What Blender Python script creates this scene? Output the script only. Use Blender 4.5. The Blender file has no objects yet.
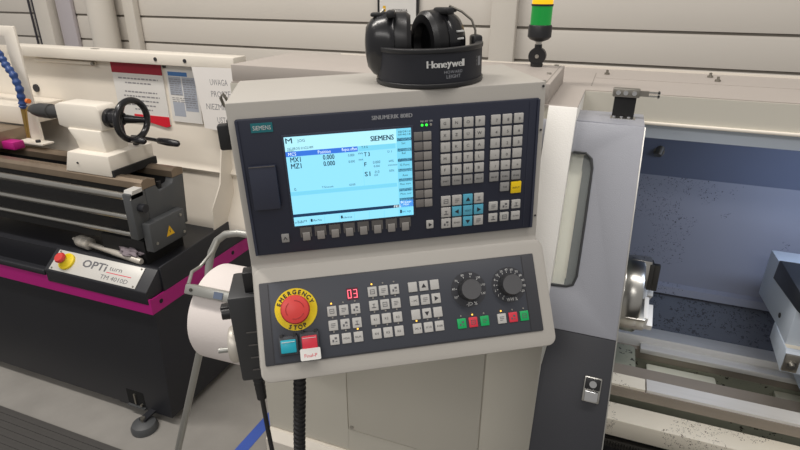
import bpy, bmesh, math, random
from mathutils import Vector, Matrix
random.seed(7)
R = math.radians
col = bpy.context.scene.collection
sc = bpy.context.scene

# ------------------------------------------------------------------ camera
cam_d = bpy.data.cameras.new('camera'); cam = bpy.data.objects.new('camera', cam_d); col.objects.link(cam)
cam_d.sensor_width = 36.0; cam_d.sensor_fit = 'HORIZONTAL'; cam_d.lens = 550.117 / 800 * 36.0
cam_d.clip_start = 0.05; cam_d.clip_end = 60
_y, _p, _r = R(-20.8406), R(23.5856), R(0.26398)
fwd = Vector((math.sin(_y)*math.cos(_p), math.cos(_y)*math.cos(_p), -math.sin(_p)))
rgt = Vector((math.cos(_y), -math.sin(_y), 0)); upv = rgt.cross(fwd)
rg2 = math.cos(_r)*rgt + math.sin(_r)*upv; up2 = -math.sin(_r)*rgt + math.cos(_r)*upv
cam.matrix_world = Matrix(((rg2.x, up2.x, -fwd.x, 0), (rg2.y, up2.y, -fwd.y, 0), (rg2.z, up2.z, -fwd.z, 1.70), (0, 0, 0, 1)))
sc.camera = cam

# ------------------------------------------------------------------ world, lights, exposure
w = bpy.data.worlds.new('world'); sc.world = w; w.use_nodes = True
w.node_tree.nodes['Background'].inputs[0].default_value = (1.0, 0.97, 0.94, 1)
w.node_tree.nodes['Background'].inputs[1].default_value = 0.33
def area(name, loc, size, energy, colr, rot=(0, 0, 0)):
    d = bpy.data.lights.new(name, 'AREA'); d.shape = 'RECTANGLE'; d.size, d.size_y = size; d.energy = energy; d.color = colr
    o = bpy.data.objects.new(name, d); col.objects.link(o); o.location = loc; o.rotation_euler = rot; return o
area('ceiling_tube_light', (0.9, 0.35, 4.2), (3.0, 0.3), 50, (1.0, 0.95, 0.90))
area('ceiling_tube_light', (-2.4, 0.6, 4.2), (2.4, 0.3), 84, (1.0, 0.945, 0.88))
area('ceiling_tube_light', (-1.2, -3.0, 4.2), (5.0, 0.4), 58, (1.0, 0.965, 0.93), (R(38), 0, R(-12)))
area('machine_work_light', (0.62, 1.24, 1.425), (0.5, 0.06), 1.6, (0.66, 0.78, 1.0), (R(18), 0, 0))
sc.view_settings.view_transform = 'Standard'; sc.view_settings.look = 'None'
sc.view_settings.gamma = 1.0; sc.view_settings.use_curve_mapping = False
sc.view_settings.exposure = 0.08

# ------------------------------------------------------------------ materials
def lin(c):
    return tuple(((v/255)/12.92 if v/255 <= .04045 else ((v/255+.055)/1.055)**2.4) for v in c) + (1.0,)
def mat(name, rgb, rough=.5, metal=0., var=0., vscale=8., bump=0., bscale=300., spec=.5, coat=0., stretch=None):
    m = bpy.data.materials.new(name); m.use_nodes = True; nt = m.node_tree; b = nt.nodes['Principled BSDF']
    b.inputs['Base Color'].default_value = lin(rgb); b.inputs['Roughness'].default_value = rough
    b.inputs['Metallic'].default_value = metal; b.inputs['Specular IOR Level'].default_value = spec
    b.inputs['Coat Weight'].default_value = coat
    tc = nt.nodes.new('ShaderNodeTexCoord'); src = tc.outputs['Object']
    if stretch:
        mp = nt.nodes.new('ShaderNodeMapping'); mp.inputs['Scale'].default_value = stretch; nt.links.new(src, mp.inputs[0]); src = mp.outputs[0]
    n = nt.nodes.new('ShaderNodeTexNoise'); n.inputs['Scale'].default_value = vscale; n.inputs['Detail'].default_value = 5
    nt.links.new(src, n.inputs['Vector'])
    mx = nt.nodes.new('ShaderNodeMix'); mx.data_type = 'RGBA'
    c = lin(rgb); v = max(var, .03)
    mx.inputs[6].default_value = tuple(x*(1-v) for x in c[:3])+(1,); mx.inputs[7].default_value = tuple(min(1, x*(1+v)) for x in c[:3])+(1,)
    nt.links.new(n.outputs['Fac'], mx.inputs[0]); nt.links.new(mx.outputs[2], b.inputs['Base Color'])
    if bump:
        n2 = nt.nodes.new('ShaderNodeTexNoise'); n2.inputs['Scale'].default_value = bscale; nt.links.new(src, n2.inputs['Vector'])
        bp = nt.nodes.new('ShaderNodeBump'); bp.inputs['Strength'].default_value = bump; bp.inputs['Distance'].default_value = .002
        nt.links.new(n2.outputs['Fac'], bp.inputs['Height']); nt.links.new(bp.outputs[0], b.inputs['Normal'])
    return m
def speck(name, rgb, srgb, scale=55., thr=.30, rough=.45, zone=3.0, zthr=.5, **k):
    """paint with chips and dirt specks scattered in patches"""
    m = mat(name, rgb, rough, **k); nt = m.node_tree; b = nt.nodes['Principled BSDF']
    tc = nt.nodes.new('ShaderNodeTexCoord'); v = nt.nodes.new('ShaderNodeTexVoronoi'); v.inputs['Scale'].default_value = scale
    nz = nt.nodes.new('ShaderNodeTexNoise'); nz.inputs['Scale'].default_value = zone; nz.inputs['Detail'].default_value = 3
    nd = nt.nodes.new('ShaderNodeTexNoise'); nd.inputs['Scale'].default_value = scale*1.6
    add = nt.nodes.new('ShaderNodeMixRGB'); add.inputs[0].default_value = .03
    nt.links.new(tc.outputs['Object'], add.inputs[1]); nt.links.new(nd.outputs['Color'], add.inputs[2])
    nt.links.new(tc.outputs['Object'], nd.inputs['Vector']); nt.links.new(tc.outputs['Object'], nz.inputs['Vector'])
    nt.links.new(add.outputs[0], v.inputs['Vector'])
    l1 = nt.nodes.new('ShaderNodeMath'); l1.operation = 'LESS_THAN'; l1.inputs[1].default_value = thr; nt.links.new(v.outputs['Distance'], l1.inputs[0])
    g1 = nt.nodes.new('ShaderNodeMath'); g1.operation = 'GREATER_THAN'; g1.inputs[1].default_value = zthr; nt.links.new(nz.outputs['Fac'], g1.inputs[0])
    ml = nt.nodes.new('ShaderNodeMath'); ml.operation = 'MULTIPLY'; nt.links.new(l1.outputs[0], ml.inputs[0]); nt.links.new(g1.outputs[0], ml.inputs[1])
    mx = nt.nodes.new('ShaderNodeMixRGB'); mx.inputs[2].default_value = lin(srgb)
    old = b.inputs['Base Color'].links[0].from_socket
    nt.links.new(ml.outputs[0], mx.inputs[0]); nt.links.new(old, mx.inputs[1]); nt.links.new(mx.outputs[0], b.inputs['Base Color'])
    return m
def emit(name, rgb, st=1.0):
    m = bpy.data.materials.new(name); m.use_nodes = True; b = m.node_tree.nodes['Principled BSDF']
    b.inputs['Base Color'].default_value = tuple(x*.3 for x in lin(rgb)[:3])+(1,); b.inputs['Emission Color'].default_value = lin(rgb); b.inputs['Emission Strength'].default_value = st
    b.inputs['Roughness'].default_value = .3
    return m
def glass(name, rgb, rough=.05, alpha=.35):
    m = bpy.data.materials.new(name); m.use_nodes = True; b = m.node_tree.nodes['Principled BSDF']
    b.inputs['Base Color'].default_value = lin(rgb); b.inputs['Roughness'].default_value = rough; b.inputs['Alpha'].default_value = alpha
    return m

M = dict(
 wall=mat('wall_panel_paint', (203, 197, 188), .55, var=.04, vscale=2),
 groove=mat('wall_groove', (140, 134, 126), .7),
 floor=mat('concrete', (143, 140, 135), .7, var=.30, vscale=4.5, bump=.2, bscale=60),
 blue_tape=mat('blue_floor_tape', (62, 92, 178), .55, var=.08),
 rubber=mat('black_rubber', (70, 68, 66), .8, var=.1, vscale=60),
 house=mat('pendant_paint', (174, 170, 163), .5, bump=.12, bscale=700),
 collit=mat('cover_lit_cream', (240, 238, 233), .42, bump=.25, bscale=450), cream=mat('machine_cream_paint', (203, 199, 187), .45, bump=.06, bscale=500, var=.03, vscale=3),
 creamtop=mat('machine_top_paint', (170, 162, 155), .5, var=.05, vscale=6),
 white=mat('lathe_white_paint', (228, 221, 209), .4, var=.05, vscale=5),
 navy=mat('panel_navy', (38, 42, 58), .42, var=.05),
 navy2=mat('panel_navy_raised', (50, 54, 70), .4),
 mcp=mat('panel_dark_grey', (60, 63, 71), .45, var=.05),
 mcpf=mat('panel_frame_grey', (58, 59, 64), .5),
 key=mat('key_grey', (188, 186, 182), .45), keyd=mat('key_mid_grey', (150, 149, 147), .45),
 keyblue=mat('key_blue', (92, 178, 205), .4), keyyel=mat('key_yellow', (246, 208, 22), .4),
 keygreen=mat('key_green', (12, 168, 92), .4), keyred=mat('key_red', (212, 52, 70), .4),
 ink=mat('legend_ink', (40, 40, 44), .6), inkw=mat('legend_white', (214, 214, 212), .6), inkg=mat('legend_grey', (150, 152, 158), .6),
 soft=mat('softkey_bezel', (96, 93, 91), .5), softl=mat('softkey_side', (120, 116, 113), .5), softc=mat('softkey_cap', (146, 142, 138), .5),
 teal=mat('brand_teal', (28, 112, 120), .5), tealb=mat('button_teal', (26, 158, 178), .35), icon=mat('icon_grey', (92, 92, 96), .6),
 estop=mat('estop_red', (205, 62, 58), .38), estopd=mat('estop_red_dark', (165, 40, 40), .5), ring=mat('estop_yellow', (236, 208, 20), .5),
 knob=mat('knob_black', (58, 58, 60), .45), disc=mat('dial_disc', (52, 53, 58), .5), ridge=mat('knob_cap', (84, 84, 86), .4),
 black=mat('black_plastic', (30, 30, 32), .4), blackm=mat('black_matt', (26, 26, 27), .7), satin=mat('black_satin', (28, 28, 31), .24),
 cushion=mat('ear_cushion', (24, 24, 26), .35), band=mat('headband_fabric', (24, 26, 35), .6, bump=.2, bscale=900),
 steel=mat('steel', (190, 188, 182), .28, 1., var=.08, vscale=20), steeld=mat('dull_steel', (150, 146, 138), .4, .9, var=.15, vscale=25),
 jawlit=mat('jaw_lit_white', (236, 234, 230), .5, .2), chrome=mat('chrome', (215, 215, 215), .15, 1.),
 galv=mat('galvanised_tube', (165, 165, 160), .4, .6, var=.1, vscale=20),
 door=mat('door_silver_paint', (156, 158, 166), .40, .1, bump=.3, bscale=900, var=.06, vscale=4),
 doord=mat('door_dark_paint', (50, 51, 56), .5, bump=.1, bscale=500),
 gasket=mat('window_gasket', (52, 54, 56), .6), pane=mat('window_reflection', (244, 243, 230), .3), paned=mat('window_grey', (112, 116, 120), .25),
 winglass=glass('door_glass', (205, 212, 205), .06, .12),
 chamber=speck('chamber_paint', (146, 150, 166), (84, 84, 94), scale=105, thr=.24, zone=4.5, zthr=.55, rough=.42, var=.06, vscale=3),
 chambershade=mat('chamber_upper_shade', (104, 112, 134), .45, var=.04),
 chips=speck('chip_sheet', (96, 100, 110), (62, 64, 70), scale=85, thr=.34, zone=8, zthr=.45, rough=.55, var=.18, vscale=12),
 bedgr=speck('bed_casting', (140, 142, 126), (56, 54, 46), scale=60, thr=.25, zone=6, zthr=.54, rough=.6, var=.2, vscale=9),
 rib=speck('bed_rib_paint', (208, 208, 192), (52, 50, 44), scale=70, thr=.3, zone=7, zthr=.55, rough=.5, var=.08),
 way=mat('ground_way', (226, 224, 220), .36, .3, var=.08, vscale=10, stretch=(1, 12, 12)),
 wayb=mat('way_side', (150, 141, 130), .5, .3, var=.12, vscale=14),
 apron=speck('apron_paint', (226, 219, 203), (112, 102, 92), scale=110, thr=.27, zone=5.5, zthr=.58, rough=.5, var=.06),
 ts_beamlit=mat('tailstock_and_lit_beam_blue', (196, 206, 218), .42, var=.04), tsblack=mat('tailstock_black', (40, 42, 46), .45),
 rack=mat('rack_dark', (72, 70, 66), .5, .6),
 anth=mat('lathe_anthracite', (37, 38, 43), .45, var=.1, vscale=4), anth2=mat('lathe_grey_casting', (76, 78, 80), .5, var=.06, vscale=8), blackbed=mat('lathe_black_bed', (30, 30, 31), .5, var=.1),
 magenta=mat('magenta_paint', (176, 24, 122), .45, var=.05),
 wayold=mat('bed_way_brown_steel', (150, 134, 116), .35, .7, var=.2, vscale=15),
 plate=mat('nameplate_silver', (205, 203, 198), .4, .1), plategr=mat('nameplate_grey', (104, 104, 108), .5), platered=mat('nameplate_red', (214, 66, 84), .5),
 paper=mat('paper', (222, 220, 216), .8, var=.02), paperw=mat('paper_white', (232, 228, 224), .85, var=.03), posred=mat('poster_red', (150, 24, 46), .6), posbright=mat('poster_bright_red', (214, 24, 46), .6), posblue=mat('sheet_blue', (70, 120, 180), .6), posgrey=mat('sheet_grey', (168, 174, 186), .7), textgrey=mat('print_grey', (140, 139, 142), .7),
 guard=mat('guard_cream_paint', (224, 216, 203), .5, var=.05, vscale=3),
 bluehose=mat('coolant_hose_blue', (44, 72, 128), .4), orange=mat('hose_orange', (226, 120, 50), .5), brass=mat('brass', (180, 150, 90), .35, .8),
 sticker=mat('sticker_slate', (98, 110, 132), .5), hole=mat('dark_opening', (10, 10, 11), .9), steell=mat('light_steel', (206, 200, 190), .42, .45, var=.12, vscale=25), quillg=mat('quill_grey', (58, 58, 58), .4), rag=mat('grey_rag', (128, 118, 124), .9, var=.15, vscale=30),
 warn=mat('warning_yellow', (232, 182, 28), .5),
 drum=mat('paper_roll_white', (226, 218, 214), .9, var=.02, bump=.15, bscale=250),
 mpg=mat('handwheel_body_grey', (52, 53, 55), .5, var=.06), 
 lgreen=emit('tower_green', (20, 150, 60), .55), lyel=emit('tower_yellow', (250, 190, 20), .9),
 ledo=emit('led_orange', (255, 186, 70), 2.2), ledg=emit('led_green', (50, 235, 60), 1.8), ledoff=mat('led_off', (150, 146, 138), .4),
 seg=emit('seven_segment_red', (255, 96, 112), 2.2), segoff=mat('display_window', (84, 44, 56), .3),
 s_bg=emit('screen_background', (144, 222, 248), .92), s_hi=emit('screen_light', (176, 236, 250), .92), s_bar=emit('screen_bar', (120, 208, 236), .92), s_blue=emit('screen_blue', (52, 112, 214), .95), s_dark=emit('screen_dark', (24, 60, 96), .7), s_ink=emit('screen_ink', (34, 66, 84), .7), s_white=emit('screen_white', (232, 250, 252), 1.0),
 pipe=mat('post_white_paint', (214, 208, 198), .45), pipe2=mat('post_grey_lilac', (186, 180, 184), .5), conduit=mat('conduit_dark', (52, 50, 56), .5),
)

# ------------------------------------------------------------------ mesh builder
_txt = {}
def text_geo(s):
    if s not in _txt:
        cu = bpy.data.curves.new('t', 'FONT'); cu.body = s; cu.resolution_u = 2; cu.align_x = 'CENTER'; cu.align_y = 'CENTER'
        o = bpy.data.objects.new('t', cu); col.objects.link(o)
        dg = bpy.context.evaluated_depsgraph_get(); me = bpy.data.meshes.new_from_object(o.evaluated_get(dg))
        vs = [Vector(v.co) for v in me.vertices]; fs = [tuple(p.vertices) for p in me.polygons]
        bpy.data.objects.remove(o); bpy.data.meshes.remove(me); bpy.data.curves.remove(cu)
        if vs:
            x0 = min(v.x for v in vs); x1 = max(v.x for v in vs); y0 = min(v.y for v in vs); y1 = max(v.y for v in vs)
            c = Vector(((x0+x1)/2, (y0+y1)/2, 0)); vs = [v-c for v in vs]
        else: x0 = y0 = 0; x1 = y1 = 1
        _txt[s] = (vs, fs, x1-x0, y1-y0)
    return _txt[s]
class MB:
    def __init__(s, F=None): s.v = []; s.f = []; s.mi = []; s.sm = []; s.ms = []; s.F = F or Matrix.Identity(4)
    def mid(s, m):
        m = M[m] if isinstance(m, str) else m
        if m not in s.ms: s.ms.append(m)
        return s.ms.index(m)
    def add(s, vs, fs, m, smooth=False):
        b = len(s.v); k = s.mid(m)
        s.v += [s.F @ Vector(v) for v in vs]
        for f in fs: s.f.append([i+b for i in f]); s.mi.append(k); s.sm.append(smooth)
        return s
    def bm(s, b, m, smooth=False):
        b.verts.index_update(); s.add([v.co.copy() for v in b.verts], [[v.index for v in f.verts] for f in b.faces], m, smooth); b.free(); return s
    def box(s, x0, x1, y0, y1, z0, z1, m, bev=0., seg=2):
        b = bmesh.new(); bmesh.ops.create_cube(b, size=1)
        for v in b.verts: v.co = Vector(((x0+x1)/2+v.co.x*(x1-x0), (y0+y1)/2+v.co.y*(y1-y0), (z0+z1)/2+v.co.z*(z1-z0)))
        if bev: bmesh.ops.bevel(b, geom=list(b.edges), offset=bev, segments=seg, affect='EDGES', profile=.5)
        return s.bm(b, m, bool(bev))
    def prism(s, poly, axis, a0, a1, m, bev=0., seg=2):
        """poly of 2D points; axis 'x': (y,z), 'y': (x,z), 'z': (x,y)"""
        mk = {'x': lambda p, a: (a, p[0], p[1]), 'y': lambda p, a: (p[0], a, p[1]), 'z': lambda p, a: (p[0], p[1], a)}[axis]
        b = bmesh.new(); A = [b.verts.new(mk(p, a0)) for p in poly]; B = [b.verts.new(mk(p, a1)) for p in poly]; n = len(poly)
        b.faces.new(A); b.faces.new(B[::-1])
        for i in range(n): b.faces.new((A[i], B[i], B[(i+1) % n], A[(i+1) % n]))
        bmesh.ops.recalc_face_normals(b, faces=b.faces)
        if bev: bmesh.ops.bevel(b, geom=list(b.edges), offset=bev, segments=seg, affect='EDGES', profile=.5)
        return s.bm(b, m, bool(bev))
    def quad(s, pts, m): return s.add(pts, [tuple(range(len(pts)))], m)
    def rect(s, x0, x1, y0, y1, z, m): return s.quad([(x0, y0, z), (x1, y0, z), (x1, y1, z), (x0, y1, z)], m)
    def lathe(s, prof, o, ax, m, n=28, smooth=True):
        """prof: list of (radius, height along ax)"""
        o = Vector(o); ax = Vector(ax).normalized(); e = ax.orthogonal().normalized(); g = ax.cross(e)
        vs = []; fs = []
        for r, h in prof:
            for i in range(n):
                t = 2*math.pi*i/n; vs.append(o+ax*h+(e*math.cos(t)+g*math.sin(t))*max(r, 1e-5))
        for k in range(len(prof)-1):
            for i in range(n): j = (i+1) % n; fs.append((k*n+i, k*n+j, (k+1)*n+j, (k+1)*n+i))
        fs.append(tuple(range(n))[::-1]); fs.append(tuple((len(prof)-1)*n+i for i in range(n)))
        return s.add(vs, fs, m, smooth)
    def cyl(s, p0, p1, r, m, r1=None, n=20):
        p0 = Vector(p0); p1 = Vector(p1); return s.lathe([(r, 0), (r if r1 is None else r1, (p1-p0).length)], p0, p1-p0, m, n)
    def tube(s, pts, r, m, n=12, closed=False):
        pts = [Vector(p) for p in pts]; L = len(pts); vs = []; fs = []; prev = None
        for i, p in enumerate(pts):
            a = pts[(i-1) % L] if closed or i else p; c = pts[(i+1) % L] if closed or i < L-1 else p
            t = (c-a).normalized(); e = t.orthogonal().normalized() if prev is None else (prev-t*prev.dot(t)).normalized(); prev = e; g = t.cross(e)
            rr = r[i] if isinstance(r, (list, tuple)) else r
            vs += [p+(e*math.cos(2*math.pi*k/n)+g*math.sin(2*math.pi*k/n))*rr for k in range(n)]
        for i in range(L if closed else L-1):
            for k in range(n):
                j = (k+1) % n; q = (i+1) % L; fs.append((i*n+k, i*n+j, q*n+j, q*n+k))
        if not closed: fs.append(tuple(range(n))[::-1]); fs.append(tuple((L-1)*n+k for k in range(n)))
        return s.add(vs, fs, m, True)
    def disc(s, x, y, z, r, m, n=28, r0=0):
        o = [(x+r*math.cos(2*math.pi*i/n), y+r*math.sin(2*math.pi*i/n), z) for i in range(n)]
        return s.add(o, [tuple(range(n))], m)
    def text(s, t, x, y, z, h, m, wid=None, rot=0., F=None):
        """flat lettering in the xy plane facing +z, cap height h, optional total width"""
        vs, fs, tw, th = text_geo(t); k = h/.70 if th else 1; kx = k if wid is None else wid/max(tw, 1e-6)
        if wid is not None and wid < 0: kx = k
        c, q = math.cos(rot), math.sin(rot)
        pts = [(x+v.x*kx*c-v.y*k*q, y+v.x*kx*q+v.y*k*c, z) for v in vs]
        if F is not None: pts = [F @ Vector(p) for p in pts]
        return s.add(pts, fs, m)
    def build(s, name, parent=None, loc=None):
        me = bpy.data.meshes.new(name)
        xs = [min(v[i] for v in s.v) for i in range(3)]; ys = [max(v[i] for v in s.v) for i in range(3)]
        c = Vector([(a+b)/2 for a, b in zip(xs, ys)])
        if loc == 'base': c.z = xs[2]
        me.from_pydata([v-c for v in s.v], [], s.f)
        for m in s.ms: me.materials.append(m)
        for p, k, sm in zip(me.polygons, s.mi, s.sm): p.material_index = k; p.use_smooth = sm
        me.update()
        try: me.set_sharp_from_angle(angle=R(38))
        except Exception: pass
        o = bpy.data.objects.new(name, me); col.objects.link(o); o.location = c
        if parent is not None:
            o.parent = parent; o.location = c - OFF.get(parent.name, Vector((0, 0, 0)))
        OFF[o.name] = c
        return o
OFF = {}   # origin of each object in the coordinates its parts are written in
def tag(o, label, cat, group=None):
    o['label'] = label; o['category'] = cat
    if group: o['group'] = group
    return o
def empty(name, loc, label, cat, group=None, mw=None):
    o = bpy.data.objects.new(name, None); col.objects.link(o); o.empty_display_size = .05
    if mw is not None: o.matrix_world = mw; OFF[o.name] = Vector((0, 0, 0))
    else: o.location = loc; OFF[o.name] = Vector(loc)
    return tag(o, label, cat, group)
def struct(o): o['kind'] = 'structure'; return o
def rrect(x0, x1, y0, y1, r, n=5):
    out = []
    for cx, cy, a in ((x1-r, y1-r, 0), (x0+r, y1-r, 90), (x0+r, y0+r, 180), (x1-r, y0+r, 270)):
        for i in range(n+1): t = R(a+90*i/n); out.append((cx+r*math.cos(t), cy+r*math.sin(t)))
    return out

# ================================================================== SETTING
mb = MB(); mb.box(-6, 4, -3, 3.2, -.1, 0, 'floor'); struct(mb.build('floor'))
mb = MB()
zs = [-.0, .18, .345, .51, .675, .84, 1.005, 1.17, 1.345, 1.505, 1.67, 1.83, 2.0, 2.5, 3.0, 3.6]
mb.box(-6, 4, 3.012, 3.12, 0, 3.6, 'groove')
for a, b in zip(zs, zs[1:]): mb.prism([(3.0, a+.004), (3.0, b-.022), (3.008, b-.010), (3.05, b-.006), (3.05, a+.004)], 'x', -6, 4, 'wall')
struct(mb.build('wall_back'))
mb = MB(); a = Vector((-1.19, 1.32, 0)); d = Vector((.10, .62, 0)); n = Vector((.075, -.012, 0))
mb.prism([(-1.203, 1.145), (-1.152, 1.145), (-1.128, 1.9), (-1.115, 2.9), (-1.165, 2.9), (-1.178, 1.9)], 'z', 0, .0012, 'blue_tape'); struct(mb.build('trim_1'))
# posts, conduits and pipes standing in front of the wall
def post(n, x0, x1, y, d, m):
    mb = MB(); mb.box(x0, x1, y-d, y, 0, 3.6, m, .006); struct(mb.build('trim_%d' % n))
post(2, -.633, -.505, 2.995, .06, 'pipe')
post(3, -3.83, -3.70, 2.995, .08, 'pipe')
post(4, -3.68, -3.54, 2.995, .03, 'pipe2')
post(5, -3.06, -2.97, 2.995, .05, 'pipe')
mb = MB(); mb.cyl((-3.20, 2.90, 0), (-3.20, 2.90, 3.6), .085, 'pipe', n=28)
tag(mb.build('downpipe', loc='base'), 'thick round white pipe rising up the wall behind the manual lathe', 'pipe')
for i, (x, lb) in enumerate(((-3.965, 'leftmost of three thin dark conduits running up the wall'), (-3.925, 'middle of three thin dark conduits running up the wall'), (-3.885, 'rightmost of three thin dark conduits, next to the white post'))):
    mb = MB(); mb.cyl((x+.016, 2.975, 0), (x+.016, 2.975, 3.6), .0075, 'conduit', n=12)
    tag(mb.build('conduit', loc='base'), lb, 'conduit', 'dark conduits on the wall')

# notice on the wall behind the ear defenders
e = empty('wall_notice', (-1.155, 2.99, 1.53), 'white printed notice with small yellow emblem in a dark frame behind ear defenders', 'notice')
mb = MB(); mb.box(-1.27, -1.26, 2.975, 2.998, 1.50, 1.80, 'black'); mb.build('frame_bar', e)
mb = MB(); mb.box(-1.045, -1.036, 2.975, 2.998, 1.50, 1.80, 'black'); mb.build('frame_bar', e)
Fw = Matrix(((1, 0, 0, 0), (0, 0, -1, 2.975), (0, 1, 0, 0), (0, 0, 0, 1)))
mb = MB(); mb.box(-1.258, -1.047, 2.976, 2.997, 1.505, 1.80, 'paper')
mb.text('WYMAGA', -1.14, 1.574, .0006, .014, 'ink', F=Fw); 
for k, wd in enumerate((.13, .12)): 
    for q in range(6): mb.rect(-1.2+q*.021, -1.2+q*.021+.016, 1.549-k*.01, 1.553-k*.01, 0, 'textgrey') if False else mb.add([Fw @ Vector(p) for p in ((-1.2+q*.021, 1.549-k*.012, .0006), (-1.184+q*.021, 1.549-k*.012, .0006), (-1.184+q*.021, 1.554-k*.012, .0006), (-1.2+q*.021, 1.554-k*.012, .0006))], [(0, 1, 2, 3)], 'textgrey')
mb.add([Fw @ Vector(p) for p in ((-1.238, 1.567, .0006), (-1.222, 1.567, .0006), (-1.222, 1.595, .0006), (-1.238, 1.595, .0006))], [(0, 1, 2, 3)], 'warn')
mb.build('sheet', e)

# floor mat
mb = MB(); mb.box(-4.5, -.9, .05, 1.139, 0, .011, 'rubber')
for i in range(36): y = .06+i*.03; mb.box(-4.5, -.9, y, y+.014, .011, .0145, 'rubber')
tag(mb.build('floor_mat', loc='base'), 'dark ribbed rubber mat on the floor in front of the manual lathe', 'mat')
# ================================================================== CNC LATHE
C = empty('cnc_lathe', (0.1, 1.25, 0), 'large cream CNC lathe with open grey sliding door, chuck and bed', 'lathe')
mb = MB(); mb.box(-.757, -.060, .983, 1.55, .566, 1.508, 'cream'); mb.build('headstock_cabinet', C)
mb = MB(); mb.box(-.759, -.515, .98, .985, .57, 1.508, 'cream'); mb.box(-.515, -.1745, .9805, .985, .57, .640, 'cream'); mb.build('front_sheet', C)
mb = MB(); mb.box(-.5115, -.1745, .979, .9835, .6425, 1.508, 'cream', .0012)
mb.cyl((-.503, .9795, .652), (-.503, .9765, .652), .005, 'steel', n=12); mb.build('access_panel', C)
mb = MB(); mb.box(-.1715, -.058, .979, .986, .57, 1.30, 'cream', .0015); mb.build('side_sheet', C)
mb = MB(); mb.prism([(.980, 1.5105), (.980-.404*.33, 1.1805), (.99, 1.1805), (1.17, 1.30), (1.17, 1.5105)], 'x', -.100, -.0518, 'collit', .0012); mb.build('headstock_cover', C)  # cabinet paint whitened here, putting the cover's brighter light into its colour
mb = MB(); mb.prism([(.952, .02), (.952, .545), (.972, .566), (1.55, .566), (1.55, .02)], 'x', -.757, -.056, 'white'); mb.build('machine_base', C)
# roof, beam and top box
mb = MB(); mb.box(-.757, 1.5, .98, 1.165, 1.508, 1.511, 'creamtop') if False else None
mb.box(-.757, -.0518, .9815, 1.50, 1.507, 1.5111, 'creamtop'); mb.box(-.053, 1.5, 1.165, 1.50, 1.507, 1.511, 'creamtop')
mb.box(-.757, 1.5, 1.496, 1.50, 1.511, 1.516, 'white')
mb.box(-.044, -.0425, 1.22, 1.41, 1.5105, 1.5116, 'groove')
mb.box(-.04, 1.5, 1.333, 1.3345, 1.5105, 1.5116, 'creamtop'); mb.build('roof_sheet', C)
for p in ((-.019, 1.397), (.2, 1.439), (.208, 1.38)):
    mb = MB(); mb.cyl((p[0], p[1], 1.511), (p[0], p[1], 1.5155), .006, 'steeld', n=6); mb.cyl((p[0], p[1], 1.5155), (p[0], p[1], 1.5215), .003, 'steeld', n=10); mb.build('bolt', C)
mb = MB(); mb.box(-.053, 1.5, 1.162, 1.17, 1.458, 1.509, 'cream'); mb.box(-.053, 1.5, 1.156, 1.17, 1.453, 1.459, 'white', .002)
mb.box(-.053, 1.5, 1.172, 1.18, 1.425, 1.456, 'ts_beamlit'); mb.build('top_beam', C)  # pale-blue strip paints the bluish light along the plain beam's lower part
mb = MB(); mb.box(-.757, -.102, .985, 1.235, 1.511, 1.546, 'creamtop', .002); mb.box(-.111, -.1095, .987, 1.23, 1.5458, 1.5464, 'groove')
for p in ((-.118, 1.10), (-.118, 1.225), (-.115, 1.0)): mb.cyl((p[0], p[1], 1.546), (p[0], p[1], 1.549), .0045, 'steel', n=10)
mb.build('top_cover', C)
# signal tower
X, Y = -.156, 1.20
mb = MB(); mb.lathe([(.012, 0), (.013, .006)], (X, Y, 1.546), (0, 0, 1), 'black'); mb.cyl((X, Y-.008, 1.567), (X, Y+.008, 1.567), .0175, 'black', n=24); mb.cyl((X, Y-.0095, 1.567), (X, Y-.008, 1.567), .004, 'steel', n=12)
mb.lathe([(.0075, 0), (.0075, .012)], (X, Y, 1.578), (0, 0, 1), 'black', 16); mb.lathe([(.0062, 0), (.0062, .006)], (X, Y, 1.590), (0, 0, 1), 'steel', 16)
mb.lathe([(.008, 0), (.0185, .004), (.0235, .009), (.0235, .029), (.022, .032)], (X, Y, 1.5955), (0, 0, 1), 'black')
st = mb.build('signal_tower', C)
mb = MB(); mb.lathe([(.0205, 0), (.0205, .035)], (X, Y, 1.6275), (0, 0, 1), 'lgreen'); o = mb.build('lens', st); o['label'] = 'green lens'
mb = MB(); mb.lathe([(.0215, 0), (.0215, .004)], (X, Y, 1.6625), (0, 0, 1), 'black'); mb.build('spacer_ring', st)
mb = MB(); mb.lathe([(.0205, 0), (.0205, .03), (.012, .036)], (X, Y, 1.6665), (0, 0, 1), 'lyel'); o = mb.build('lens', st); o['label'] = 'yellow lens'
# sloping door: frame with x across, y up the slope, z outwards
KD = .404; ND = math.sqrt(1+KD*KD)
FD = Matrix(((1, 0, 0, 0), (0, KD/ND, -1/ND, .992), (0, 1/ND, KD/ND, 1.51), (0, 0, 0, 1)))
def sz(z): return (z-1.51)*ND
def dx(z): return .0579+(1.487-z)*.0262
WP = [(-.13, 1.4381), (-.048, 1.4381), (-.028, 1.4381), (-.0175, 1.430), (-.0140, 1.416), (-.0122, 1.32), (-.0118, 1.243), (-.016, 1.2285), (-.026, 1.2245), (-.0455, 1.2232), (-.13, 1.2232)]
mb = MB(FD)
mb.prism([(x, sz(z)) for x, z in WP+[(-.13, 1.19), (-.040, 1.17), (-.0388, 1.1537), (dx(1.1537), 1.1537), (dx(1.487), 1.487), (-.13, 1.487)]], 'z', -.03, 0, 'door', .0015)
k = len(mb.v); b2 = MB(); b2.prism([(-.13, 1.003), (dx(1.487), .985), (dx(1.487), 1.085), (-.13, 1.085)], 'z', 1.479, 1.487, 'door', .001); mb.v += b2.v; mb.f += [[i+k for i in q] for q in b2.f]; mb.mi += [0]*len(b2.f); mb.sm += b2.sm
dr = mb.build('sliding_door', C)
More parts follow.
